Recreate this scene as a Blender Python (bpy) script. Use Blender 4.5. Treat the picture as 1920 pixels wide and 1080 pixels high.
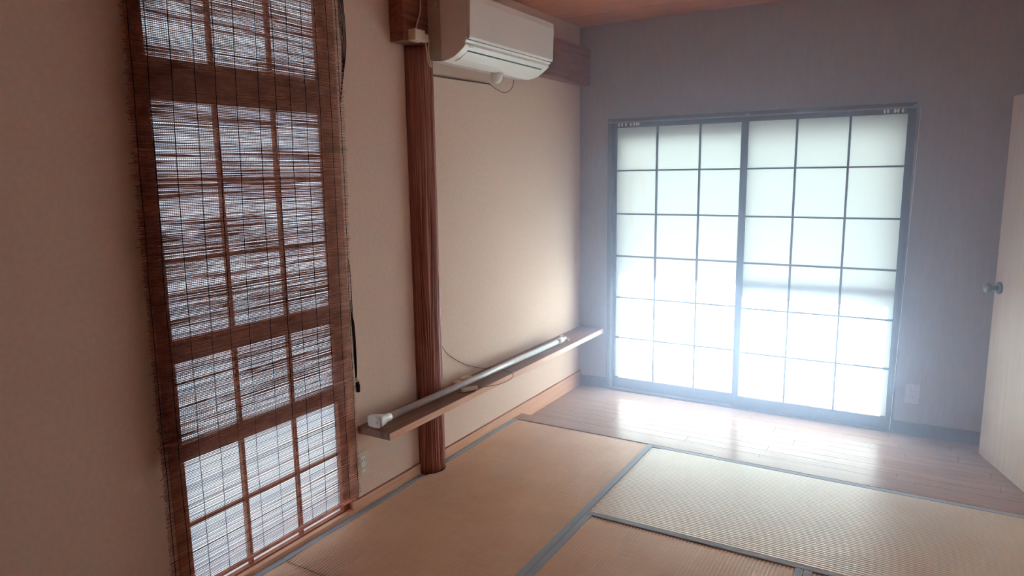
import bpy, bmesh, math, random
from mathutils import Vector, Matrix, noise as mnoise

# ------------------------------------------------------------------ clear, camera, light
for _o in list(bpy.data.objects):
    bpy.data.objects.remove(_o)
sc = bpy.context.scene
COL = sc.collection
rnd = random.Random(7)

YAW, PITCH, ROLL = 0.5361, -0.1627, -0.0147
CAMPOS = Vector((2.0644, 0.0, 1.4538))
F_PX = 1305.43
cam_d = bpy.data.cameras.new('camera'); cam = bpy.data.objects.new('camera', cam_d); COL.objects.link(cam)
cam_d.sensor_width = 36.0; cam_d.lens = F_PX / 1920.0 * 36.0; cam_d.clip_start = 0.02
_f = Vector((-math.sin(YAW)*math.cos(PITCH), math.cos(YAW)*math.cos(PITCH), math.sin(PITCH)))
_r = Vector((math.cos(YAW), math.sin(YAW), 0)); _u = _r.cross(_f)
_r2 = math.cos(ROLL)*_r + math.sin(ROLL)*_u; _u2 = -math.sin(ROLL)*_r + math.cos(ROLL)*_u
cam.matrix_world = Matrix(((_r2.x, _u2.x, -_f.x, CAMPOS.x), (_r2.y, _u2.y, -_f.y, CAMPOS.y), (_r2.z, _u2.z, -_f.z, CAMPOS.z), (0, 0, 0, 1)))
sc.camera = cam

SKY_COL, SKY_STR = (0.80, 0.93, 1.0), 3.3
SUN_STR = 165.0
SUN_ELEV = math.radians(58)
world = bpy.data.worlds.new('sky'); sc.world = world; world.use_nodes = True
_bg = world.node_tree.nodes['Background']
_bg.inputs[0].default_value = (*SKY_COL, 1); _bg.inputs[1].default_value = SKY_STR

sun_d = bpy.data.lights.new('sun', 'SUN'); sun_d.energy = SUN_STR; sun_d.angle = math.radians(0.6); sun_d.color = (0.86, 0.93, 1.0)
sun = bpy.data.objects.new('sun', sun_d); COL.objects.link(sun)
_sd = Vector((0.0, -math.cos(SUN_ELEV), -math.sin(SUN_ELEV)))      # direction the light travels
sun.rotation_euler = _sd.to_track_quat('-Z', 'Y').to_euler(); sun.location = (1.1, 9, 8)

vs = sc.view_settings
vs.view_transform = 'Standard'; vs.look = 'None'; vs.exposure = 0.0; vs.gamma = 1.0; vs.use_curve_mapping = False
cy = sc.cycles
cy.max_bounces = 12; cy.diffuse_bounces = 8; cy.glossy_bounces = 4; cy.transmission_bounces = 8
cy.volume_bounces = 2; cy.sample_clamp_indirect = 20.0; cy.pixel_filter_type = 'BLACKMAN_HARRIS'; cy.filter_width = 1.1
cy.use_denoising = True; cy.use_adaptive_sampling = True; cy.adaptive_threshold = 0.015
cy.caustics_reflective = False; cy.caustics_refractive = False

# ------------------------------------------------------------------ dimensions (metres)
L = 4.409          # far wall
RX = 2.66          # right wall
BY = -1.3          # wall behind the camera
ZC = 2.406         # ceiling
ZW = -0.05         # wooden floor strip by the window (tatami surface is z = 0)
YT = 3.45          # far edge of the tatami
POST = (0.0, 2.635, 0.082)

# ------------------------------------------------------------------ helpers
def tag(o, label=None, cat=None, group=None, kind=None):
    if label: o['label'] = label
    if cat: o['category'] = cat
    if group: o['group'] = group
    if kind: o['kind'] = kind
    return o

def empty(name, loc=(0, 0, 0)):
    o = bpy.data.objects.new(name, None); COL.objects.link(o); o.location = loc
    o.empty_display_size = 0.05
    return o

class MB:
    def __init__(s): s.v = []; s.f = []; s.sm = []
    def add(s, vs_, fs, smooth=False):
        b = len(s.v); s.v += [tuple(v) for v in vs_]
        for f in fs: s.f.append(tuple(b+i for i in f)); s.sm.append(smooth)
        return s
    def box(s, x0, x1, y0, y1, z0, z1):
        return s.add([(x0,y0,z0),(x1,y0,z0),(x1,y1,z0),(x0,y1,z0),(x0,y0,z1),(x1,y0,z1),(x1,y1,z1),(x0,y1,z1)],
                     [(0,3,2,1),(4,5,6,7),(0,1,5,4),(1,2,6,5),(2,3,7,6),(3,0,4,7)])
    def tube(s, pts, r, n=8, cap=True, smooth=True):
        pts = [Vector(p) for p in pts]; rs = r if isinstance(r, (list, tuple)) else [r]*len(pts)
        b = len(s.v); t0 = (pts[1]-pts[0]).normalized()
        ref = Vector((0,0,1)) if abs(t0.z) < 0.9 else Vector((1,0,0))
        a = t0.cross(ref).normalized()
        for i, p in enumerate(pts):
            t = (pts[min(i+1,len(pts)-1)]-pts[max(i-1,0)]).normalized()
            a = (a - t*a.dot(t)).normalized(); c = t.cross(a)
            for k in range(n):
                q = 2*math.pi*k/n
                s.v.append(tuple(p + (a*math.cos(q)+c*math.sin(q))*rs[i]))
        for i in range(len(pts)-1):
            for k in range(n):
                s.f.append((b+i*n+k, b+i*n+(k+1)%n, b+(i+1)*n+(k+1)%n, b+(i+1)*n+k)); s.sm.append(smooth)
        if cap:
            s.f.append(tuple(b+k for k in reversed(range(n)))); s.sm.append(False)
            e = b+(len(pts)-1)*n; s.f.append(tuple(e+k for k in range(n))); s.sm.append(False)
        return s
    def extrude_y(s, prof, y0, y1, smooth=False):      # prof: closed list of (x, z)
        n = len(prof)
        vs_ = [(x,y0,z) for x,z in prof]+[(x,y1,z) for x,z in prof]
        fs = [(i,(i+1)%n,n+(i+1)%n,n+i) for i in range(n)]
        s.add(vs_, fs, smooth); b = len(s.v)-2*n
        s.f.append(tuple(b+i for i in reversed(range(n)))); s.sm.append(False)
        s.f.append(tuple(b+n+i for i in range(n))); s.sm.append(False)
        return s
    def extrude_z(s, prof, z0, z1):      # prof: closed list of (x, y)
        n = len(prof)
        b = len(s.v)
        s.v += [(x,y,z0) for x,y in prof]+[(x,y,z1) for x,y in prof]
        for i in range(n): s.f.append((b+i,b+(i+1)%n,b+n+(i+1)%n,b+n+i)); s.sm.append(False)
        s.f.append(tuple(b+i for i in reversed(range(n)))); s.sm.append(False)
        s.f.append(tuple(b+n+i for i in range(n))); s.sm.append(False)
        return s
    def mesh(s, name):
        m = bpy.data.meshes.new(name); m.from_pydata(s.v, [], s.f)
        m.polygons.foreach_set('use_smooth', s.sm)
        bm = bmesh.new(); bm.from_mesh(m); bmesh.ops.recalc_face_normals(bm, faces=bm.faces); bm.to_mesh(m); bm.free()
        m.update(); return m
    def build(s, name, mat, parent=None, bevel=0.0):
        m = s.mesh(name); m.materials.append(mat)
        o = bpy.data.objects.new(name, m); COL.objects.link(o)
        if parent: o.parent = parent; o.matrix_parent_inverse = parent.matrix_world.inverted() if parent.type != 'EMPTY' else Matrix.Translation(-Vector(parent.location))
        if bevel:
            md = o.modifiers.new('bevel', 'BEVEL'); md.width = bevel; md.segments = 2; md.limit_method = 'ANGLE'; md.angle_limit = math.radians(50)
        return o

def place(name, mesh, mat, parent, loc):
    o = bpy.data.objects.new(name, mesh); COL.objects.link(o)
    if not mesh.materials: mesh.materials.append(mat)
    o.parent = parent
    o.location = Vector(loc) - (Vector(parent.location) if parent else Vector())
    return o

def smooth_path(pts, n=6):
    P = [Vector(p) for p in pts]; P = [2*P[0]-P[1]]+P+[2*P[-1]-P[-2]]; out = []
    for i in range(1, len(P)-2):
        for k in range(n):
            t = k/n; a, b, c, d = P[i-1], P[i], P[i+1], P[i+2]
            out.append(0.5*((2*b)+(c-a)*t+(2*a-5*b+4*c-d)*t*t+(3*b-a-3*c+d)*t**3))
    out.append(P[-2]); return out

# ------------------------------------------------------------------ materials
def new_mat(name):
    m = bpy.data.materials.new(name); m.use_nodes = True
    nt = m.node_tree; return m, nt, nt.nodes, nt.links, nt.nodes['Principled BSDF']

def mat(name, c1, c2=None, rough=0.6, spec=0.4, scale=(30,30,30), detail=3, bump=0.0, bscale=None, bdist=0.001, obj_var=0.0, metallic=0.0, contrast=(0.35,0.65), rough_noise=0.0):
    """two-tone procedural material: stretched noise between c1 and c2, fine noise relief"""
    m, nt, N, K, P = new_mat(name)
    P.inputs['Roughness'].default_value = rough; P.inputs['Specular IOR Level'].default_value = spec; P.inputs['Metallic'].default_value = metallic
    g = N.new('ShaderNodeNewGeometry'); mp = N.new('ShaderNodeMapping'); mp.inputs['Scale'].default_value = scale
    K.new(g.outputs['Position'], mp.inputs['Vector'])
    no = N.new('ShaderNodeTexNoise'); no.inputs['Scale'].default_value = 1; no.inputs['Detail'].default_value = detail
    K.new(mp.outputs[0], no.inputs['Vector'])
    rp = N.new('ShaderNodeValToRGB'); rp.color_ramp.elements[0].position = contrast[0]; rp.color_ramp.elements[1].position = contrast[1]
    c2 = c2 or tuple(c*0.9 for c in c1)
    rp.color_ramp.elements[0].color = (*c2, 1); rp.color_ramp.elements[1].color = (*c1, 1)
    K.new(no.outputs['Fac'], rp.inputs[0]); out = rp.outputs[0]
    if obj_var:
        oi = N.new('ShaderNodeObjectInfo'); mr = N.new('ShaderNodeMapRange'); mr.inputs['To Min'].default_value = 1-obj_var; mr.inputs['To Max'].default_value = 1+obj_var
        K.new(oi.outputs['Random'], mr.inputs['Value'])
        hs = N.new('ShaderNodeHueSaturation'); K.new(mr.outputs[0], hs.inputs['Value']); K.new(out, hs.inputs['Color']); out = hs.outputs[0]
    K.new(out, P.inputs['Base Color'])
    if bump:
        mp2 = N.new('ShaderNodeMapping'); mp2.inputs['Scale'].default_value = bscale or scale; K.new(g.outputs['Position'], mp2.inputs['Vector'])
        n2 = N.new('ShaderNodeTexNoise'); n2.inputs['Scale'].default_value = 1; n2.inputs['Detail'].default_value = 4; K.new(mp2.outputs[0], n2.inputs['Vector'])
        bp = N.new('ShaderNodeBump'); bp.inputs['Strength'].default_value = bump; bp.inputs['Distance'].default_value = bdist
        K.new(n2.outputs['Fac'], bp.inputs['Height']); K.new(bp.outputs[0], P.inputs['Normal'])
    return m

def paper_mat(name, col, trans=0.62, stains=False):
    m, nt, N, K, P = new_mat(name); N.remove(P); out = N['Material Output']
    rgb = N.new('ShaderNodeRGB'); rgb.outputs[0].default_value = (*col, 1); c = rgb.outputs[0]
    if stains:
        g = N.new('ShaderNodeNewGeometry'); sx = N.new('ShaderNodeSeparateXYZ'); K.new(g.outputs['Position'], sx.inputs[0])
        nz = N.new('ShaderNodeTexNoise'); nz.inputs['Scale'].default_value = 9; K.new(g.outputs['Position'], nz.inputs['Vector'])
        def math_(op, a, b=None):
            n = N.new('ShaderNodeMath'); n.operation = op
            for i, v in enumerate((a, b)):
                if v is None: continue
                if isinstance(v, (int, float)): n.inputs[i].default_value = v
                else: K.new(v, n.inputs[i])
            return n.outputs[0]
        def ring(cx, cz, rx, rz, w, amt, top_only=False):
            dx = math_('DIVIDE', math_('SUBTRACT', sx.outputs[0], cx), rx); dz = math_('DIVIDE', math_('SUBTRACT', sx.outputs[2], cz), rz)
            d = math_('SQRT', math_('ADD', math_('MULTIPLY', dx, dx), math_('MULTIPLY', dz, dz)))
            d = math_('ADD', d, math_('MULTIPLY', math_('SUBTRACT', nz.outputs['Fac'], 0.5), 0.25))
            e = math_('ABSOLUTE', math_('SUBTRACT', d, 1.0))
            f = N.new('ShaderNodeMapRange'); f.inputs['From Min'].default_value = 0; f.inputs['From Max'].default_value = w; f.inputs['To Min'].default_value = amt; f.inputs['To Max'].default_value = 0
            K.new(e, f.inputs['Value']); return f.outputs[0]
        tot = None
        for a in ((0.88, 0.70, 0.13, 0.17, 0.10, 0.28), (0.40, 1.27, 0.05, 0.20, 0.30, 0.12), (0.82, 0.02, 0.10, 0.03, 0.7, 0.5), (1.40, 0.02, 0.12, 0.03, 0.7, 0.5)):
            r = ring(*a); tot = r if tot is None else math_('MAXIMUM', tot, r)
        mx = N.new('ShaderNodeMix'); mx.data_type = 'RGBA'; K.new(tot, mx.inputs['Factor']); K.new(c, mx.inputs['A']); mx.inputs['B'].default_value = (0.85, 0.55, 0.18, 1); c = mx.outputs['Result']
    d = N.new('ShaderNodeBsdfDiffuse'); t = N.new('ShaderNodeBsdfTranslucent'); K.new(c, d.inputs[0]); K.new(c, t.inputs[0])
    ms = N.new('ShaderNodeMixShader'); ms.inputs[0].default_value = trans; K.new(d.outputs[0], ms.inputs[1]); K.new(t.outputs[0], ms.inputs[2])
    K.new(ms.outputs[0], out.inputs[0]); return m

def tatami_mat(name, along):
    """woven rush: straw colour, cross-thread relief along the ridges"""
    m, nt, N, K, P = new_mat(name)
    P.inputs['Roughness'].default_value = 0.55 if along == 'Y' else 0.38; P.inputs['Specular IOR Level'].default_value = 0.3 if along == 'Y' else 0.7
    g = N.new('ShaderNodeNewGeometry'); mp = N.new('ShaderNodeMapping')
    mp.inputs['Scale'].default_value = (9, 160, 20) if along == 'Y' else (160, 9, 20)
    K.new(g.outputs['Position'], mp.inputs['Vector'])
    no = N.new('ShaderNodeTexNoise'); no.inputs['Scale'].default_value = 1; no.inputs['Detail'].default_value = 2; K.new(mp.outputs[0], no.inputs['Vector'])
    big = N.new('ShaderNodeTexNoise'); big.inputs['Scale'].default_value = 4; big.inputs['Detail'].default_value = 3; K.new(g.outputs['Position'], big.inputs['Vector'])
    ad = N.new('ShaderNodeMath'); ad.operation = 'ADD'; K.new(no.outputs['Fac'], ad.inputs[0]); K.new(big.outputs['Fac'], ad.inputs[1])
    rp = N.new('ShaderNodeValToRGB'); rp.color_ramp.elements[0].position = 0.3; rp.color_ramp.elements[1].position = 0.7
    hf = N.new('ShaderNodeMath'); hf.operation = 'MULTIPLY'; hf.inputs[1].default_value = 0.5; K.new(ad.outputs[0], hf.inputs[0])
    rp.color_ramp.elements[0].color = (*(TAT2 if along == 'Y' else TBX2), 1); rp.color_ramp.elements[1].color = (*(TAT1 if along == 'Y' else TBX1), 1)
    K.new(hf.outputs[0], rp.inputs[0]); K.new(rp.outputs[0], P.inputs['Base Color'])
    bp = N.new('ShaderNodeBump'); bp.inputs['Strength'].default_value = 0.4; bp.inputs['Distance'].default_value = 0.0012
    K.new(no.outputs['Fac'], bp.inputs['Height']); K.new(bp.outputs[0], P.inputs['Normal'])
    return m

TAT1, TAT2 = (0.77, 0.49, 0.325), (0.63, 0.375, 0.24)
TBX1, TBX2 = (0.82, 0.70, 0.57), (0.71, 0.58, 0.45)      # paler base paints the sheen of the crossways weave into its colour
M = {}
M['wall'] = mat('wallpaper', (0.77, 0.58, 0.475), (0.73, 0.545, 0.445), rough=0.85, spec=0.15, scale=(60,60,60), bump=0.35, bscale=(420,420,420), bdist=0.0008)
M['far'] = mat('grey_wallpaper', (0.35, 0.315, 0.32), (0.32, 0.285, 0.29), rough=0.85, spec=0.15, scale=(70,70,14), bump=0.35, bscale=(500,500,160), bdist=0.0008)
M['ceil'] = mat('ceiling_wood', (0.60, 0.225, 0.12), (0.48, 0.165, 0.085), rough=0.5, spec=0.3, scale=(2.5,60,60), bump=0.1, obj_var=0.08)
M['post'] = mat('post_wood', (0.40, 0.155, 0.12), (0.26, 0.085, 0.065), rough=0.5, scale=(90,90,3), bump=0.3, bscale=(260,260,8))
M['beam'] = mat('beam_wood', (0.30, 0.115, 0.075), (0.17, 0.06, 0.042), rough=0.6, scale=(40,5,60), bump=0.4, bscale=(60,8,120))
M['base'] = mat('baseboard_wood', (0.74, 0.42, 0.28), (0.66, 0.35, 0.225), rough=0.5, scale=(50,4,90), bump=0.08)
M['sash'] = mat('sash_wood', (0.47, 0.18, 0.10), (0.37, 0.125, 0.068), rough=0.5, scale=(60,60,8), bump=0.08)
M['shelf'] = mat('shaded_shelf_wood', (0.34, 0.185, 0.135), (0.22, 0.11, 0.08), rough=0.45, scale=(70,5,40), bump=0.08)  # board tone darkened to paint the shade on the shelf top
M['plank'] = mat('floor_wood', (0.39, 0.26, 0.21), (0.33, 0.205, 0.16), rough=0.25, spec=0.08, scale=(4,90,30), bump=0.05, obj_var=0.06)
M['sub'] = mat('subfloor', (0.30, 0.19, 0.12), rough=0.8)
M['heri'] = mat('border_cloth', (0.41, 0.445, 0.505), (0.36, 0.395, 0.45), rough=0.7, spec=0.2, scale=(300,300,300), bump=0.2, bscale=(900,900,900))
M['dark'] = mat('dark_stained_wood', (0.075, 0.055, 0.05), (0.055, 0.04, 0.038), rough=0.45, scale=(60,60,12), bump=0.05)
M['paper'] = paper_mat('shoji_film', (0.88, 0.93, 0.92), 0.62, True)
M['frost'] = paper_mat('frosted_pane', (0.90, 0.93, 0.96), 0.62)
M['reed'] = mat('reed', (0.60, 0.27, 0.19), (0.32, 0.11, 0.075), rough=0.5, spec=0.4, scale=(30,14,30), obj_var=0.35)
M['reed2'] = mat('reed_layer', (0.38, 0.15, 0.08), (0.23, 0.08, 0.045), rough=0.55, scale=(40,14,300))
for _n in ('reed_layer',):       # thin reeds let some daylight through
    _m = M['reed2']; _t = _m.node_tree; _p = _t.nodes['Principled BSDF']; _tr = _t.nodes.new('ShaderNodeBsdfTranslucent'); _mx = _t.nodes.new('ShaderNodeMixShader')
    _mx.inputs[0].default_value = 0.45; _tr.inputs[0].default_value = (0.75, 0.30, 0.13, 1)
    _t.links.new(_p.outputs[0], _mx.inputs[1]); _t.links.new(_tr.outputs[0], _mx.inputs[2]); _t.links.new(_mx.outputs[0], _t.nodes['Material Output'].inputs[0])
M['cord'] = mat('black_cord', (0.028, 0.024, 0.032), rough=0.8, spec=0.1)
M['white'] = mat('white_plastic', (0.86, 0.84, 0.81), (0.84, 0.82, 0.79), rough=0.32, spec=0.5)
M['white2'] = mat('aged_plastic', (0.60, 0.55, 0.50), rough=0.4)
M['shade_grey'] = mat('shaded_plastic', (0.46, 0.43, 0.44), rough=0.4)  # outlet plastic greyed, shade of the far wall put into its colour
M['slot'] = mat('dark_slot', (0.04, 0.04, 0.04), rough=0.6)
M['rod'] = mat('white_enamel', (0.76, 0.78, 0.80), rough=0.22, spec=0.6)
M['cream'] = mat('cream_plastic', (0.72, 0.62, 0.50), (0.68, 0.58, 0.46), rough=0.4)
M['brown_cord'] = mat('brown_cord', (0.13, 0.075, 0.05), rough=0.6)
M['door'] = mat('door_veneer', (0.57, 0.46, 0.40), (0.52, 0.41, 0.35), rough=0.5, scale=(40,40,3), bump=0.05)
M['metal'] = mat('dark_metal', (0.12, 0.11, 0.10), rough=0.3, metallic=0.9)
M['alu'] = mat('bronze_aluminium', (0.30, 0.27, 0.24), rough=0.4, metallic=0.3)
M['eave'] = mat('eave_board', (0.42, 0.36, 0.30), rough=0.8)
M['teal'] = mat('pale_print', (0.42, 0.55, 0.55), rough=0.5)
T_Y = tatami_mat('rush_lengthways', 'Y'); T_X = tatami_mat('rush_crossways', 'X')

# ------------------------------------------------------------------ room shell
WY0, WY1, WZ1 = 1.27, 2.125, 2.24           # left window opening
b = MB()
b.box(-0.14, 0, BY-.12, WY0, -0.12, ZC+.1); b.box(-0.14, 0, WY1, L+.14, -0.12, ZC+.1); b.box(-0.14, 0, WY0, WY1, WZ1, ZC+.1); b.box(-0.14, 0, WY0, WY1, -0.12, -0.03)
tag(b.build('wall_left', M['wall']), 'beige textured wallpaper wall behind the blind, post and shelf', 'wall', kind='structure')
SX0, SX1, SZ1 = 0.213, 1.985, 1.80          # far window opening
b = MB()
b.box(0, SX0, L, L+.14, -0.12, ZC+.1); b.box(SX1, RX+.12, L, L+.14, -0.12, ZC+.1); b.box(SX0, SX1, L, L+.14, SZ1, ZC+.1); b.box(SX0, SX1, L, L+.14, -0.12, ZW-.012)
wf = b.build('wall_far', M['far'])
b = MB(); b.add([(.175,L-.001,2.405),(.235,L-.001,2.405),(.19,L-.020,2.375),(.215,L-.012,2.375),(.183,L-.006,2.325),(.186,L-.004,2.325)], [(0,1,3,2),(2,3,5,4)]); b.build('peeling_flap', M['far'], wf)
tag(wf, 'shaded wallpaper wall around the bright paper sliding window', 'wall', kind='structure')
DY0, DY1, DZ1 = 3.585, 4.30, 1.815          # doorway in the right wall
QY0, QY1, QZ0, QZ1 = 2.05, 3.25, .90, 1.85   # added frosted window in the right wall, unseen, for fill light
b = MB()
b.box(RX, RX+.12, BY-.12, QY0, -0.12, ZC+.1); b.box(RX, RX+.12, QY1, DY0, -0.12, ZC+.1)
b.box(RX, RX+.12, QY0, QY1, -0.12, QZ0); b.box(RX, RX+.12, QY0, QY1, QZ1, ZC+.1); b.box(RX, RX+.12, DY1, L, -0.12, ZC+.1); b.box(RX, RX+.12, DY0, DY1, DZ1, ZC+.1)
tag(b.build('wall_right', M['wall']), 'right wallpaper wall with the doorway, outside the picture', 'wall', kind='structure')
tag(MB().box(-0.14, RX+.12, BY-.12, BY, -0.12, ZC+.1).build('wall_back', M['wall']), 'wallpaper wall behind the camera', 'wall', kind='structure')
b = MB(); b.box(3.7, 3.82, 3.0, 4.9, -.12, 2.2); b.box(RX+.12, 3.7, 3.0, 3.1, -.12, 2.2); b.box(RX+.12, 3.7, 4.8, 4.9, -.12, 2.2); b.box(RX+.12, 3.7, 3.1, 4.8, 2.1, 2.2); b.box(RX+.12, 3.7, 3.1, 4.8, -.12, ZW)
tag(b.build('wall_corridor', M['wall']), 'dim corridor walls beyond the right doorway', 'wall', kind='structure')

fl = tag(MB().box(0, RX, BY, L, -0.12, -0.062).build('floor', M['sub']), 'floor with a strip of polished boards along the far window', 'floor', kind='structure')
# polished boards, each its own piece
y = YT+0.101; W = 0.0765; row = 0
while y < L-0.005:
    w = min(W, L-y-0.001); x = 0.0
    first = [0.62, 0.34, 0.98, 0.50, 0.20, 0.80][row % 6]
    while x < RX-0.01:
        ln = first if x == 0 else rnd.choice([0.72, 0.91, 1.05])
        x1 = min(x+ln, RX-0.002)
        if RX-x1 < 0.12: x1 = RX-0.002
        o = MB().box(x+.0006, x1-.0006, y+.0005, y+w-.0005, -0.062, ZW).build('floor_plank', M['plank'], fl, 0.0007)
        x = x1
    y += W; row += 1
tag(MB().box(0, RX, YT+.002, YT+.0995, -0.062, 0.0005).build('trim_1', M['plank'], None, 0.002), 'wooden edging board between the tatami and the floor boards', 'trim', kind='structure')

cl = tag(MB().box(0, RX, BY, L, ZC+.012, ZC+.1).build('ceiling', M['ceil']), 'reddish wooden board ceiling', 'ceiling', kind='structure')
ys = [L, 4.105, 3.623]
while ys[-1] > BY: ys.append(ys[-1]-0.455)
for i in range(len(ys)-1):
    y1, y0 = ys[i], max(ys[i+1], BY)
    if y1-y0 < .02: continue
    MB().box(0.001, RX-.001, y0+.0025, y1-.0025, ZC, ZC+.012).build('ceiling_board', M['ceil'], cl, 0.002)

# baseboards
b = MB(); b.box(0.0005, .012, WY1-.048, POST[1]-POST[2]-.004, 0.0, .052); b.box(0.0005, .012, POST[1]+POST[2]+.004, YT+.1, 0.0, .052); b.box(0.0005, .012, YT+.1, L, ZW, .052)
bb = b.build('baseboard_left', M['base'], None, .001)
b = MB(); b.box(0.0005, .0085, WY1-.018, POST[1]-POST[2]-.004, .052, .0545); b.box(0.0005, .0085, POST[1]+POST[2]+.004, L, .052, .0545); b.build('shadow_gap_strip', M['post'], bb)
tag(bb, 'orange wooden skirting along the left wall under the shelf', 'baseboard', kind='structure')
b = MB(); b.box(.012, SX0, L-.012, L-.0005, ZW, .024); b.box(SX1, RX, L-.012, L-.0005, ZW, .024)
tag(b.build('baseboard_far', M['dark'], None, .001), 'dark skirting along the far wall', 'baseboard', kind='structure')

# ------------------------------------------------------------------ left window (behind the blind)
w1 = empty('window_1', (-.03, WY0, 0)); tag(w1, 'tall wooden lattice window glowing behind the reed blind', 'window', kind='structure')
WS = M['sash']
MB().box(-.11, .006, WY0, WY0+.03, 0, WZ1).build('jamb', WS, w1, .001)
MB().box(-.11, .006, WY1-.045, WY1-.018, 0, WZ1).build('jamb', WS, w1, .001)
MB().box(-.13, -.001, WY1-.018, WY1, 0, WZ1).build('jamb', WS, w1, .001)
MB().box(-.11, .006, WY0+.03, WY1-.045, WZ1-.04, WZ1).build('head', WS, w1)
MB().box(-.11, .004, WY0+.03, WY1-.045, 1.712, 1.815).build('lintel', WS, w1, .001)
MB().box(-.14, -.012, WY0, WY1, -.03, .012).build('sill', WS, w1, .001)
MB().box(-.012, .011, WY0-.07, WY1-.018, -.03, .018).build('sill', M['base'], w1, .001)
PY0, PY1 = 1.335, 2.048
KY = (1.572, 1.818)
def sash(z0, z1, rb, rt, hz):
    """stiles, rails, lattice bars and panes of one sash; z0..z1 is the glazed height"""
    MB().box(-.048, -.016, WY0+.03, PY0, z0-rb, z1+rt).build('stile', WS, w1, .001)
    MB().box(-.048, -.016, PY1, WY1-.05, z0-rb, z1+rt).build('stile', WS, w1, .001)
    if rb: MB().box(-.048, -.016, PY0, PY1, z0-rb, z0).build('rail', WS, w1, .001)
    if rt: MB().box(-.048, -.016, PY0, PY1, z1, z1+rt).build('rail', WS, w1, .001)
    for k in KY: MB().box(-.036, -.020, k-.0065, k+.0065, z0, z1).build('lattice_bar', WS, w1)
    for h in hz: MB().box(-.034, -.021, PY0, PY1, h-.0055, h+.0055).build('lattice_bar', WS, w1)
    yy = (PY0,)+KY+(PY1,); zz = (z0,)+tuple(hz)+(z1,)
    for i in range(3):
        for j in range(len(zz)-1):
            MB().box(-.040, -.0365, yy[i], yy[i+1], zz[j], zz[j+1]).build('pane', M['frost'], w1)
sash(0.022, 0.515, .010, .03, (0.285,))
sash(0.575, 0.855, .03, .035, ())
sash(0.930, 1.700, .04, .012, (1.19, 1.45))
sash(1.825, 2.195, .01, .005, ())

# ------------------------------------------------------------------ far sliding paper window
w2 = empty('window_2', (1.1, L, ZW)); tag(w2, 'bright two-panel sliding paper window with thin dark lattice', 'window', kind='structure')
DK = M['dark']
MB().box(SX0, .2395, L-.018, L+.14, ZW, 1.80).build('jamb', DK, w2, .001)
MB().box(1.966, SX1, L-.018, L+.14, ZW, 1.80).build('jamb', DK, w2, .001)
MB().box(.2395, 1.966, L-.018, L+.14, 1.772, 1.80).build('head', DK, w2, .001)
MB().box(.2395, 1.966, L-.022, L+.14, ZW-.012, ZW+.012).build('sill', DK, w2, .002)
ROWS = [0.034, 0.319, 0.603, 0.888, 1.175, 1.463, 1.743]
def shoji(x0, x1, cols, yc, sl, sr, label):
    yf, yb = yc-.014, yc+.014
    b = MB()
    b.box(x0-sl, x0, yf, yb, ZW+.012, 1.772); b.box(x1, x1+sr, yf, yb, ZW+.012, 1.772)
    b.box(x0, x1, yf, yb, ZW+.012, ROWS[0]); b.box(x0, x1, yf, yb, ROWS[-1], 1.772)
    p = b.build('shoji_panel', DK, w2, .001); p['label'] = label
    for c in cols[1:-1]: MB().box(c-.0055, c+.0055, yc-.010, yc+.003, ROWS[0], ROWS[-1]).build('lattice_bar', DK, p)
    for r in ROWS[1:-1]: MB().box(x0, x1, yc-.009, yc+.003, r-.005, r+.005).build('lattice_bar', DK, p)
    for i in range(len(cols)-1):
        for j in range(len(ROWS)-1):
            MB().box(cols[i], cols[i+1], yc+.003, yc+.0045, ROWS[j], ROWS[j+1]).build('pane', M['paper'], p)
shoji(.257, 1.073, (.257, .535, .814, 1.073), L+.039, .0135, .042, 'left paper panel in the rear track')
shoji(1.1135, 1.9454, (1.1135, 1.387, 1.667, 1.9454), L+.004, .040, .0206, 'right paper panel in the front track')
# outer sash close behind the paper, and the eave that shades the upper part from the sun
w3 = empty('window_3', (1.1, L+.2, 0)); tag(w3, 'outer metal sash behind the paper panels', 'window', kind='structure')
MB().box(.2, .285, L+.10, L+.14, ZW, 1.80).build('jamb', M['alu'], w3)
MB().box(1.915, 2.0, L+.10, L+.14, ZW, 1.80).build('jamb', M['alu'], w3)
MB().box(.285, 1.915, L+.09, L+.13, 1.66, 1.80).build('head', M['alu'], w3)
MB().box(1.10, 1.9454, L+.030, L+.045, .728, .780).build('rail', M['alu'], w3)
EZ = 2.30; EY = L+.04+(EZ-.735)/math.tan(SUN_ELEV)
tag(MB().box(-1.0, 4.0, L+.14, EY, EZ, EZ+.08).build('roof_eave', M['eave']), 'eave over the outside of the far window', 'roof', kind='structure')

w4 = empty('fill_window', (RX, 2.65, QZ0)); tag(w4, 'added frosted fill window in the right wall, outside the picture', 'window', kind='structure')  # unseen window added to brighten the left wall and air conditioner
for a_, c_ in ((QY0, QY0+.04), (2.65-.02, 2.65+.02), (QY1-.04, QY1)): MB().box(RX-.005, RX+.06, a_, c_, QZ0, QZ1).build('stile', M['sash'], w4)
for a_, c_ in ((QZ0, QZ0+.04), (QZ1-.04, QZ1)):
    MB().box(RX-.005, RX+.06, QY0+.04, 2.63, a_, c_).build('rail', M['sash'], w4); MB().box(RX-.005, RX+.06, 2.67, QY1-.04, a_, c_).build('rail', M['sash'], w4)
for a_, c_ in ((QY0+.04, 2.63), (2.67, QY1-.04)): MB().box(RX+.030, RX+.034, a_, c_, QZ0+.04, QZ1-.04).build('pane', M['frost'], w4)
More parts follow.
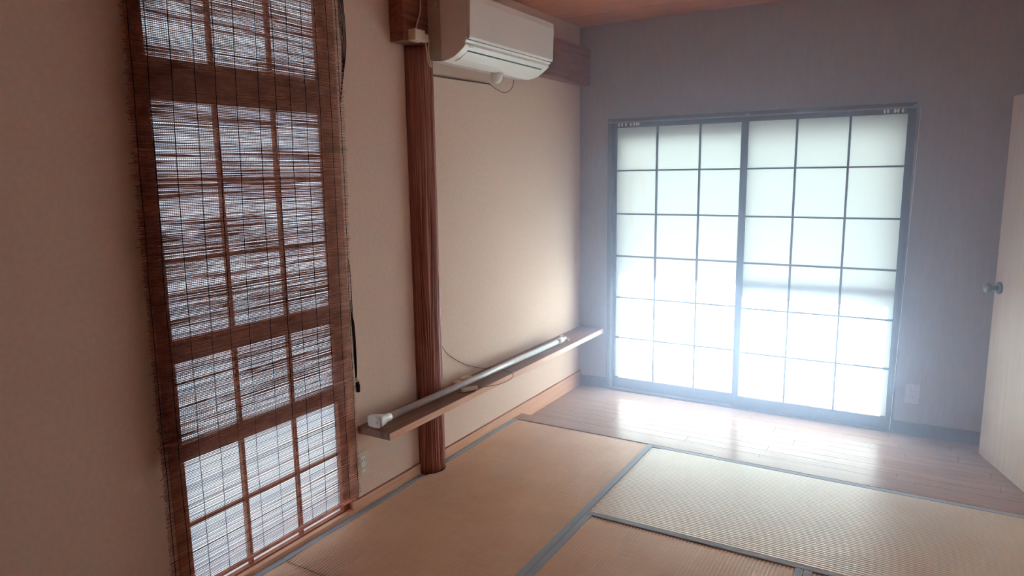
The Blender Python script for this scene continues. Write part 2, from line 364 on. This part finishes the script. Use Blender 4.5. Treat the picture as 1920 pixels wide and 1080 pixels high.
# ------------------------------------------------------------------ door
d0 = Vector((2.394, 4.261, 0)); dd = Vector((0.154, -0.441, 0)).normalized(); dn = Vector((dd.y, -dd.x, 0))  # dn: into the room
if dn.x > 0: dn = -dn
DW = 0.70
def dpt(s, n, z): return d0 + dd*s + dn*n + Vector((0, 0, z))
b = MB(); q = [dpt(0,0,ZW+.006), dpt(DW,0,ZW+.006), dpt(DW,-.035,ZW+.006), dpt(0,-.035,ZW+.006)]
b.add(q+[v+Vector((0,0,1.787-ZW)) for v in q], [(0,1,2,3),(7,6,5,4),(0,4,5,1),(1,5,6,2),(2,6,7,3),(3,7,4,0)])
door = b.build('door_1', M['door'], None, .0015); tag(door, 'pale wooden door standing ajar at the right edge', 'door', kind='structure')
kz = .852; ks = .052
MB().tube([dpt(ks,.0,kz), dpt(ks,.007,kz), dpt(ks,.009,kz)], [.031,.031,.027], 20).build('door_rose', M['metal'], door)
MB().tube([dpt(ks,.009,kz), dpt(ks,.032,kz), dpt(ks,.038,kz), dpt(ks,.048,kz), dpt(ks,.060,kz), dpt(ks,.068,kz), dpt(ks,.071,kz)], [.010,.010,.018,.026,.027,.022,.008], 20).build('door_knob', M['metal'], door)
b = MB(); b.box(RX-.012, RX+.12, DY0-.03, DY0, ZW, DZ1+.03); b.box(RX-.012, RX+.12, DY1, DY1+.03, ZW, DZ1+.03); b.box(RX-.012, RX+.12, DY0, DY1, DZ1, DZ1+.03)
tag(b.build('trim_2', M['door'], None, .001), 'door casing of the right doorway', 'trim', kind='structure')

# ------------------------------------------------------------------ tatami
def tatami(x0, x1, y0, y1, axis, label, notch=None):
    r = empty('tatami_mat', ((x0+x1)/2, (y0+y1)/2, -.062)); tag(r, label, 'tatami mat', 'tatami mats on the floor')
    g = .0008; bw = .030
    MB().box(x0+g+(.1 if notch else 0), x1-g, y0+g, y1-g, -.0615, -.004).build('core', M['sub'], r)
    lo, hi = (x0, x1) if axis == 'Y' else (y0, y1)
    a0, a1 = (y0+g, y1-g) if axis == 'Y' else (x0+g, x1-g)
    s0, s1 = lo+g+bw, hi-g-bw
    n = 57; pitch = (s1-s0)/n; b = MB(); prof = []
    for i in range(n):
        for k in range(5):
            t = k/5.0
            prof.append((s0+(i+t)*pitch, -.0016+.0016*math.sqrt(max(0.0, 1-(2*t-1)**2))**0.9))
    prof.append((s1, -.0016))
    def cut(u):                        # half-length taken out around the round post
        if not notch: return None
        d = u-notch[0]; rr = notch[2]-.0005
        return math.sqrt(rr*rr-d*d) if abs(d) < rr else None
    # broad gentle swell near the ends, like worn mats
    na = 24
    for i in range(len(prof)-1):
        (u0, h0), (u1, h1) = prof[i], prof[i+1]
        segs = [(a0, a1)]
        c = cut(min(u0, u1)) if notch else None
        if c: segs = [(a0, notch[1]-c), (notch[1]+c, a1)]
        for sa, sb in segs:
            m_ = na if len(segs) == 1 else na//2
            vs_ = []
            for k in range(m_+1):
                a = sa+(sb-sa)*k/m_
                edge = min(a-a0, a1-a); dz = -.0035*math.exp(-(edge/.012)**2)
                for u, h in ((u0, h0), (u1, h1)):
                    vs_.append((u, a, h+dz) if axis == 'Y' else (a, u, h+dz))
            b.add(vs_, [(2*k, 2*k+1, 2*k+3, 2*k+2) for k in range(m_)], True)
    me = b.mesh('woven_surface'); bm = bmesh.new(); bm.from_mesh(me); bmesh.ops.remove_doubles(bm, verts=bm.verts, dist=1e-6); bmesh.ops.recalc_face_normals(bm, faces=bm.faces)
    if sum(f.normal.z for f in bm.faces) < 0: bmesh.ops.reverse_faces(bm, faces=bm.faces)
    bm.to_mesh(me); bm.free()
    o = bpy.data.objects.new('woven_surface', me); me.materials.append(T_Y if axis == 'Y' else T_X); COL.objects.link(o); o.parent = r; o.location = -Vector(r.location)
    for side in (0, 1):
        e0, e1 = (lo+g, lo+g+bw) if side == 0 else (hi-g-bw, hi-g)
        segs = [(a0, a1)]
        if notch and side == 0: segs = [(a0, notch[1]-notch[2]-.003), (notch[1]+notch[2]+.003, a1)]
        b = MB()
        for sa, sb in segs:
            cs = [(e0, -.05), (e0, -.001), (e0+.002, .0008), (e1-.002, .0008), (e1, -.0006), (e1, -.05)]
            n_ = len(cs); vs_ = []
            for a in (sa, sb):
                for u, z in cs: vs_.append((u, a, z) if axis == 'Y' else (a, u, z))
            b.add(vs_, [(i, (i+1) % n_, n_+(i+1) % n_, n_+i) for i in range(n_)]+[tuple(range(n_)), tuple(range(2*n_-1, n_-1, -1))])
        b.build('cloth_border', M['heri'], r)
    return r
XA = 0.890
tatami(.0125, XA, 1.675, YT, 'Y', 'long tatami mat along the left wall around the round post', POST)
tatami(.0125, XA, -.10, 1.674, 'Y', 'tatami mat below the reed blind in the bottom left corner')
tatami(XA, RX-.012, 2.570, YT, 'X', 'pale tatami mat lying crossways beside the floor boards')
tatami(XA, 1.770, .79, 2.570, 'Y', 'tatami mat in the bottom foreground between the blind and bottom right mats')
tatami(1.770, RX-.012, .79, 2.570, 'Y', 'tatami mat just showing at the bottom right corner')

# ------------------------------------------------------------------ post, beam
b = MB(); NA, NZ = 150, 44; px, py, pr = POST; z0, z1 = .0, 2.026
for j in range(NZ+1):
    z = z0+(z1-z0)*j/NZ
    for i in range(NA+1):
        q = -math.pi/2+math.pi*i/NA
        wob = mnoise.noise(Vector((q*1.3, z*1.6, 3.1)))*0.55
        k = (q+.30*mnoise.noise(Vector((q*1.6, z*.8, 3.1))))*18+2.2*mnoise.noise(Vector((q*3, z*1.4, 7)))
        rid = abs(math.sin(k+mnoise.noise(Vector((q*4, z*2.3, 0)))*1.5))**0.7
        r_ = pr*(0.985+.01*mnoise.noise(Vector((q*2, z*1.1, 9)))) - .0095*(1-rid)*max(.08, .5+.9*mnoise.noise(Vector((q*5, z*1.5, 5))))
        b.v.append((max(px+.0008, px+r_*math.cos(q)), py+r_*math.sin(q), z))
for j in range(NZ):
    for i in range(NA):
        a = j*(NA+1)+i; b.f.append((a, a+1, a+NA+2, a+NA+1)); b.sm.append(True)
b.f.append(tuple(range(NA+1))); b.sm.append(False); b.f.append(tuple(NZ*(NA+1)+i for i in range(NA, -1, -1))); b.sm.append(False)
b.f.append((0, NZ*(NA+1), NZ*(NA+1)+NA, NA)); b.sm.append(False)
tag(b.build('alcove_post', M['post']), 'round reddish log post with furrowed surface against the left wall', 'post')
tag(MB().box(.0008, .078, 2.462, L-.001, 2.027, 2.258).build('wall_beam', M['beam'], None, .003), 'dark reddish wooden beam behind the air conditioner', 'beam')

# ------------------------------------------------------------------ shelf with a notch for the post
zs = .378
prof = [(.0008, 2.141), (.1795, 2.141), (.1795, L-.001), (.0008, L-.001)]
rr = pr+.0015
for i in range(17):
    q = math.pi/2-math.pi*i/16
    prof.append((max(.0008, rr*math.cos(q)), py+rr*math.sin(q)))
sh = empty('wall_shelf', (.09, 3.27, .347)); tag(sh, 'long narrow wooden shelf board fixed low on the left wall', 'shelf')
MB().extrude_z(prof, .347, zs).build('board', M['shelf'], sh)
MB().box(.1795, .183, 2.141, L-.001, .347, zs).build('lit_edge_strip', M['base'], sh, .0008)  # paler strip paints the window light along the front edge

# tension rod lying on the shelf
ra = Vector((.100, 2.152, zs+.032)); rb = Vector((.112, 3.93, zs+.019)); rd = (rb-ra).normalized(); rs_ = Vector((rd.y, -rd.x, 0)); ru = rs_.cross(rd)
rod = empty('tension_rod', (.07, 3.0, zs)); tag(rod, 'white extending tension rod lying along the wall shelf', 'rod')
def rp(s, a=0, c=0): return ra+rd*s+rs_*a+ru*c
LN = (rb-ra).length
MB().tube([rp(.05), rp(LN-.10)], .016, 20).build('outer_tube', M['rod'], rod)
MB().tube([rp(LN-.10), rp(LN-.02)], .0135, 20).build('inner_tube', M['rod'], rod)
b = MB(); n_ = 24
rings = [(0, .036, .0255), (.018, .036, .0255), (.045, .024, .022), (.060, .0185, .0185), (.085, .018, .018)]
base = 0
for s_, ha, hc in rings:
    ex = 5 if s_ < .03 else (3 if s_ < .05 else 2)
    for k in range(n_):
        q = 2*math.pi*k/n_; cq, sq = math.cos(q), math.sin(q)
        b.v.append(tuple(rp(s_, ha*math.copysign(abs(cq)**(2/ex), cq)-(.014 if ex == 5 else .006 if ex == 3 else 0), hc*math.copysign(abs(sq)**(2/ex), sq))))
for i in range(len(rings)-1):
    for k in range(n_): b.f.append((i*n_+k, i*n_+(k+1) % n_, (i+1)*n_+(k+1) % n_, (i+1)*n_+k)); b.sm.append(True)
b.f.append(tuple(range(n_))); b.sm.append(False); b.f.append(tuple((len(rings)-1)*n_+k for k in range(n_))); b.sm.append(False)
cap = b.build('end_cap', M['white'], rod)
MB().tube([rp(-.0015, .004), rp(.001, .004)], .006, 12).build('cap_button', M['white2'], cap)
MB().tube([rp(LN-.10), rp(LN-.075), rp(LN-.073), rp(LN-.055), rp(LN-.053), rp(LN-.02)], [.0175,.0175,.0195,.0195,.0175,.0175], 20).build('lock_collar', M['white'], rod)
b = MB(); b.tube([rp(LN-.02), rp(LN+.03)], [.012, .010], 12); b.tube([rp(LN+.03, -.03, .012), rp(LN+.03, .0, .0), rp(LN+.025, .028, -.012)], [.006, .010, .008], 10)
b.tube([rp(LN+.0, -.026, .012), rp(LN+.03, -.03, .012)], .006, 8)
b.build('hook_end', M['white'], rod)

# small cream capsule with its thin cord, and a flat holder behind the rod
cap_o = empty('cord_sensor', (.13, 2.79, zs)); tag(cap_o, 'small cream capsule with a thin brown cord on the shelf front edge', 'sensor')
c0, c1 = Vector((.133, 2.742, zs+.0125)), Vector((.174, 2.815, zs+.0125)); cd_ = (c1-c0)
MB().tube([c0+cd_*t for t in (-.02, .0, .06, .5, .94, 1.0)], [.004, .009, .0115, .012, .0115, .0105], 14).build('capsule', M['cream'], cap_o)
MB().tube([c1, c1+cd_*.04], .0112, 14).build('capsule_end', M['white'], cap_o)
cord_pts = [c1+cd_*.04, (.198, 2.886, zs+.004), (.225, 2.949, zs+.002), (.235, 3.04, zs+.003), (.215, 3.11, zs+.004), (.17, 3.165, zs+.0025), (.10, 3.185, zs+.002), (.03, 3.18, zs+.003), (.010, 3.10, .400), (.008, 2.947, .462), (.007, 2.829, .531), (.006, 2.763, .597), (.005, 2.731, .667), (.005, 2.722, .76)]
MB().tube(smooth_path(cord_pts, 5), .0016, 6).build('cord', M['brown_cord'], cap_o)
b = MB(); b.box(-.03, .03, -.06, .06, 0, .012); b.box(-.018, .018, -.02, .045, .012, .026)
o = b.build('cord_reel_holder', M['cream'], None, .003); o.location = (.040, 2.90, zs+.0005); o.rotation_euler = (0, 0, -.12); o.name = 'cord_holder'
tag(o, 'flat cream plastic holder half hidden behind the tension rod', 'holder')

# ------------------------------------------------------------------ air conditioner
ac = empty('air_conditioner', (.2, 3.025, 1.953)); tag(ac, 'white wall-mounted air conditioner on the dark beam', 'air conditioner')
AY0, AY1 = 2.632, 3.42
MB().extrude_y([(.0835,1.960),(.149,1.956),(.149,2.234),(.0785,2.234),(.0785,2.036),(.0835,2.030)], AY0+.002, AY1-.002).build('rear_casing', M['white2'], ac, .002)
curve = [(.278,2.026),(.283,2.014),(.270,2.001),(.247,1.985),(.218,1.968),(.188,1.959),(.150,1.954)]
MB().extrude_y([(.150,2.236),(.284,2.236),(.292,2.225),(.291,2.046),(.270,2.040)]+curve, AY0, AY1).build('casing', M['white'], ac, .002)
fp = MB().extrude_y([(.2925,2.036),(.302,2.037),(.306,2.046),(.312,2.20),(.310,2.226),(.300,2.236),(.2925,2.236)], AY0-.001, AY1+.001).build('front_panel', M['white'], ac, .003)
MB().extrude_y([(.293,2.034),(.282,2.038),(.276,2.034),(.276,2.028),(.284,2.024),(.290,2.030)], AY0-.006, AY1+.002).build('panel_lip', M['white'], ac, .001)
MB().extrude_y([(.2650,1.9972),(.2590,1.9928),(.2565,1.9965),(.2625,2.0010)], AY0+.045, AY1-.05).build('air_slot', M['slot'], ac)
fl_o = [(.2575,1.9912),(.247,1.9835),(.218,1.9655),(.192,1.957)]
MB().extrude_y(fl_o+[(x-.002, z+.006) for x, z in reversed(fl_o)], AY0+.048, AY1-.052).build('flap', M['white'], ac, .0008)
for (a, w_) in ((2.660, .020), (2.684, .010)):
    MB().add([(.2815,a,2.0125),(.2815,a+w_,2.0125),(.2765,a+w_,2.0075),(.2765,a,2.0075)], [(0,1,2,3)]).build('printed_mark', M['teal'], ac).location.x += .0007
MB().tube([(.145,3.11,1.956),(.145,3.11,1.945),(.145,3.108,1.925),(.147,3.106,1.912),(.149,3.105,1.906)], [.030,.031,.027,.018,.004], 18).build('drain_spout', M['white'], ac)
MB().tube([(.12, AY0+.0025, 2.205), (.12, AY0-.0015, 2.205)], .009, 14).build('screw_cover', M['white2'], ac)
MB().tube(smooth_path([(.006,3.262,1.929),(.03,3.285,1.905),(.05,3.33,1.888),(.06,3.375,1.900),(.07,3.395,1.925),(.085,3.385,1.957)], 6), .0018, 6).build('loose_wire', M['brown_cord'], ac)
tag(MB().tube(smooth_path([(.003,2.722,1.918),(.003,2.9,1.921),(.003,3.1,1.926),(.004,3.26,1.929)], 4), .0035, 6).build('wall_cable', M['brown_cord']), 'thin brown cable pinned along the wall under the air conditioner', 'cable')
# outlet and plug on the beam beside it
po = empty('power_outlet', (.10, 2.53, 2.05)); tag(po, 'cream plug-in outlet box on the beam left of the air conditioner', 'outlet')
MB().box(.0785, .122, 2.487, 2.558, 2.030, 2.078).build('outlet_box', M['cream'], po, .004)
MB().box(.090, .116, 2.5585, 2.590, 2.032, 2.068).build('plug', M['cream'], po, .005)
MB().tube(smooth_path([(.104,2.582,2.032),(.106,2.584,2.0),(.108,2.585,1.965),(.112,2.592,1.938),(.116,2.604,1.930),(.112,2.604,1.945),(.104,2.600,1.99),(.100,2.612,2.05)], 6), .0035, 8).build('cable', M['cream'], po)
MB().tube(smooth_path([(.09,2.53,2.078),(.088,2.55,2.12),(.085,2.575,2.17),(.084,2.58,2.25)], 5), .004, 8).build('cable', M['white2'], po)

# ------------------------------------------------------------------ wall outlets
def wall_outlet(name, label, loc, rz, sockets, pm='cream', fm='white'):
    r = empty(name, loc); r.rotation_euler = (0, 0, rz); tag(r, label, 'outlet', 'wall outlets')
    def pt(bm, nm, m_, bev=0):
        o = bm.build(nm, m_, None, bev); o.parent = r; return o
    pt(MB().box(0.0005, .007, -.035, .035, -.058, .058), 'cover_plate', M[pm], .002)
    pl = pt(MB().box(.007, .009, -.013, .013, -.036, .036), 'socket_face', M[fm], .0008)
    for zc in sockets:
        for dy in (-.0065, .0065):
            o = MB().box(.0088, .0094, dy-.0012, dy+.0012, zc-.005, zc+.005).build('slot', M['slot'], None); o.parent = pl
wall_outlet('wall_outlet', 'cream wall outlet beside the lower right edge of the blind', (0, 2.157, .200), 0, (-.018, .018))
wall_outlet('wall_outlet', 'wall outlet low on the far wall right of the paper window', (2.069, L, .194), -math.pi/2, (-.018, .018), 'shade_grey', 'shade_grey')

# ------------------------------------------------------------------ curtain rail and cord at the far window
cr = empty('curtain_rail', (1.1, L-.04, 1.775)); tag(cr, 'slim curtain rail with leftover runners above the paper window', 'curtain rail')
MB().box(.215, 2.005, L-.052, L-.036, 1.768, 1.777).build('rail', M['alu'], cr, .001)
for x_ in (.24, 1.11, 1.98): MB().box(x_-.01, x_+.01, L-.040, L-.0185 if x_ != .24 else L-.0185, 1.777, 1.787).build('bracket', M['alu'], cr)
for x_ in (.301, .323, .349, .382, .404, .422, .436, 1.835, 1.851, 1.884, 1.899, 1.921):
    MB().tube([(x_,L-.044,1.768),(x_,L-.044,1.762),(x_,L-.044,1.754),(x_,L-.044,1.746)], [.003,.0065,.0065,.002], 8).build('runner', M['white'], cr)
tag(MB().tube([(2.004,L-.035,1.768),(1.99,L-.028,.9),(1.972,L-.024,-.030)], .0016, 6).build('pull_cord', M['white']), 'thin white pull cord hanging at the right side of the paper window', 'cord')

# ------------------------------------------------------------------ reed blind
BX = .055
bl = empty('reed_blind', (BX, 1.65, 2.20)); tag(bl, 'long reddish brown reed blind hanging over the left window', 'blind')
ZB, PITCH_R = .103, .0051
def yl(z): return 1.198+.044*(z/2.0)+.004*math.sin(z*3)
def yr(z): return 2.088+.010*(z/2.0)-.006*math.sin(z*2.2)
def bx(y, z): return BX+.006*math.sin(z*2.1+y*2)+.004*math.sin(y*7+z*1.3)
RM = []
for k in range(10):
    b = MB(); rr_ = rnd.uniform(.0012, .0018); ph = rnd.uniform(0, 9); am = rnd.uniform(.0002, .0012)
    pts = [(.0008*math.sin(t*4+ph), t, am*math.sin(t*(3+k % 4)+ph)) for t in [i/7 for i in range(8)]]
    b.tube(pts, rr_, 3, True, True); m_ = b.mesh('reed'); m_.materials.append(M['reed']); RM.append(m_)
nre = int((2.19-ZB)/PITCH_R); stuff = MB(); stuff_n = 0
for i in range(nre):
    z = ZB+.006+i*PITCH_R+rnd.gauss(0, .0006)
    a0 = yl(z)+rnd.gauss(0, .0022)-(rnd.uniform(.004, .018) if rnd.random() < .03 else 0); a1 = yr(z)+rnd.gauss(0, .003)
    tl = rnd.gauss(0, .0011)+.002*math.sin(z*2.6)
    xa_, xb_ = bx(a0, z), bx(a1, z)
    if i < 300:
        o = bpy.data.objects.new('reed', rnd.choice(RM)); COL.objects.link(o); o.parent = bl
        o.location = Vector((xa_, a0, z))-Vector(bl.location)
        o.rotation_euler = (tl, 0, -math.atan2(xb_-xa_, a1-a0)); o.scale = (1, a1-a0, 1)
    else:
        ph = rnd.uniform(0, 9)
        stuff.tube([(bx(a0+(a1-a0)*t, z), a0+(a1-a0)*t, z+tl*(a1-a0)*t+.0006*math.sin(4*t+ph)) for t in [q/5 for q in range(6)]], rnd.uniform(.0012, .0018), 3, True, True)
so = stuff.build('upper_reeds', M['reed'], bl); so['kind'] = 'stuff'
MB().box(BX-.006, BX+.006, yl(.08), yr(.08)-.045, ZB-.008, ZB+.003).build('bottom_batten', M['reed'], bl, .002)
MB().box(BX-.012, BX+.010, yl(2.2), yr(2.2), 2.19, 2.215).build('head_batten', M['reed'], bl, .003)
MB().box(0.0008, BX-.012, 1.30, 1.32, 2.245, 2.262).build('hook', M['metal'], bl)
MB().box(0.0008, BX-.012, 2.0, 2.02, 2.245, 2.262).build('hook', M['metal'], bl)
for yy in (1.31, 2.01): MB().tube([(BX-.013, yy, 2.256), (BX-.002, yy, 2.256), (BX-.002, yy, 2.21)], .003, 6).build('hook', M['metal'], bl)
CY = [1.247,1.296,1.369,1.447,1.519,1.594,1.683,1.757,1.824,1.897,1.966,2.026,2.078]
for i, c in enumerate(CY):
    f_ = (c-1.247)/.831; pts = []
    for k in range(41):
        z = 2.195+(ZB-.006-2.195)*k/40
        y_ = c+(z-1.85)*(.017*(1-f_)+.006*f_)+.0035*mnoise.noise(Vector((i*3.3, z*5, 1)))
        pts.append((bx(y_, z)+.0030, y_, z))
    MB().tube(pts, .0013, 4, True, True).build('weaving_cord', M['cord'], bl)
# the inner layer, folded up behind the front one
lay = MB(); z = .548; i = 0
while z < 2.185:
    a0 = yl(z)+.012+rnd.gauss(0, .006); a1 = yr(z)-.018+rnd.gauss(0, .005); ph = rnd.uniform(0, 9); tl = rnd.gauss(0, .0016)
    if i < 14: a0, a1 = a0+rnd.uniform(0, .1)*(1-i/14), a1-rnd.uniform(0, .1)*(1-i/14)
    lay.tube([(.030+.004*math.sin(z*2.4+5*t), a0+(a1-a0)*t, z+tl*(a1-a0)*t+.0026*mnoise.noise(Vector((t*7, z*26, 2.2)))) for t in [q/10 for q in range(11)]], rnd.uniform(.0011, .0018), 3, True, True)
    z += .0046+abs(rnd.gauss(0, .0008)); i += 1
for k in range(120):
    y_ = yl(1)+.02+k*.0071
    if y_ > yr(1)-.02: break
    lay.tube([(.030+.004*math.sin(zz*2.4+5*.5)+.0016, y_+(zz-1)*.018, zz) for zz in [.57+1.6*q/10 for q in range(11)]], .0008, 3, False, True)
lo_ = lay.build('folded_layer', M['reed2'], bl); lo_['kind'] = 'stuff'; lo_['label'] = 'second layer of reeds folded up behind the front'
# draw cords at the right edge
for k in range(6):
    e = .004*k
    MB().tube(smooth_path([(BX-.004+.002*k, 2.102+e*.6, 2.185), (BX-.004+.002*k, 2.104+e, 2.05), (BX+.002*(k % 3), 2.106+e, 1.95), (BX-.002, 2.100+e*.4, 1.84), (BX-.010, 2.092+e*.2, 1.74)], 5), .0016, 5).build('draw_cord', M['cord'], bl)
MB().tube(smooth_path([(BX-.006,2.078,1.125),(BX,2.082,1.115),(BX+.002,2.086,1.05),(BX+.002,2.087,.96),(BX+.003,2.086,.86),(BX+.002,2.088,.74),(BX+.002,2.090,.62)], 6), .0014, 5).build('draw_cord', M['cord'], bl)
for k in range(4):
    MB().tube(smooth_path([(BX+.001*k,2.080,.95-.02*k),(BX+.002*k,2.082+.0022*k,.85),(BX+.002*k,2.084+.0025*k,.75),(BX+.001*k,2.087+.002*k,.65),(BX,2.090,.60)], 5), .0016, 5).build('draw_cord', M['cord'], bl)
MB().tube([(BX,2.094,.625),(BX,2.094,.612),(BX,2.095,.60)], [.003,.009,.006], 10).build('cord_toggle', M['cream'], bl)
MB().tube([(BX,2.096,.606),(BX,2.098,.58),(BX,2.099,.555)], [.006,.010,.008], 10).build('cord_tassel', M['cord'], bl)

# ------------------------------------------------------------------ thin bright haze in the air of the room
m, nt, N, K, P = new_mat('haze'); N.remove(P)
vsn = N.new('ShaderNodeVolumeScatter'); vsn.inputs['Color'].default_value = (0.58, 0.70, 1.0, 1); vsn.inputs['Density'].default_value = 0.22; vsn.inputs['Anisotropy'].default_value = 0.6
K.new(vsn.outputs[0], N['Material Output'].inputs['Volume'])
hz = MB().box(.32, RX-.03, 2.6, L-.06, .01, ZC-.01).build('haze', m)
tag(hz, 'thin bluish haze glowing in front of the paper window', 'haze', kind='stuff')
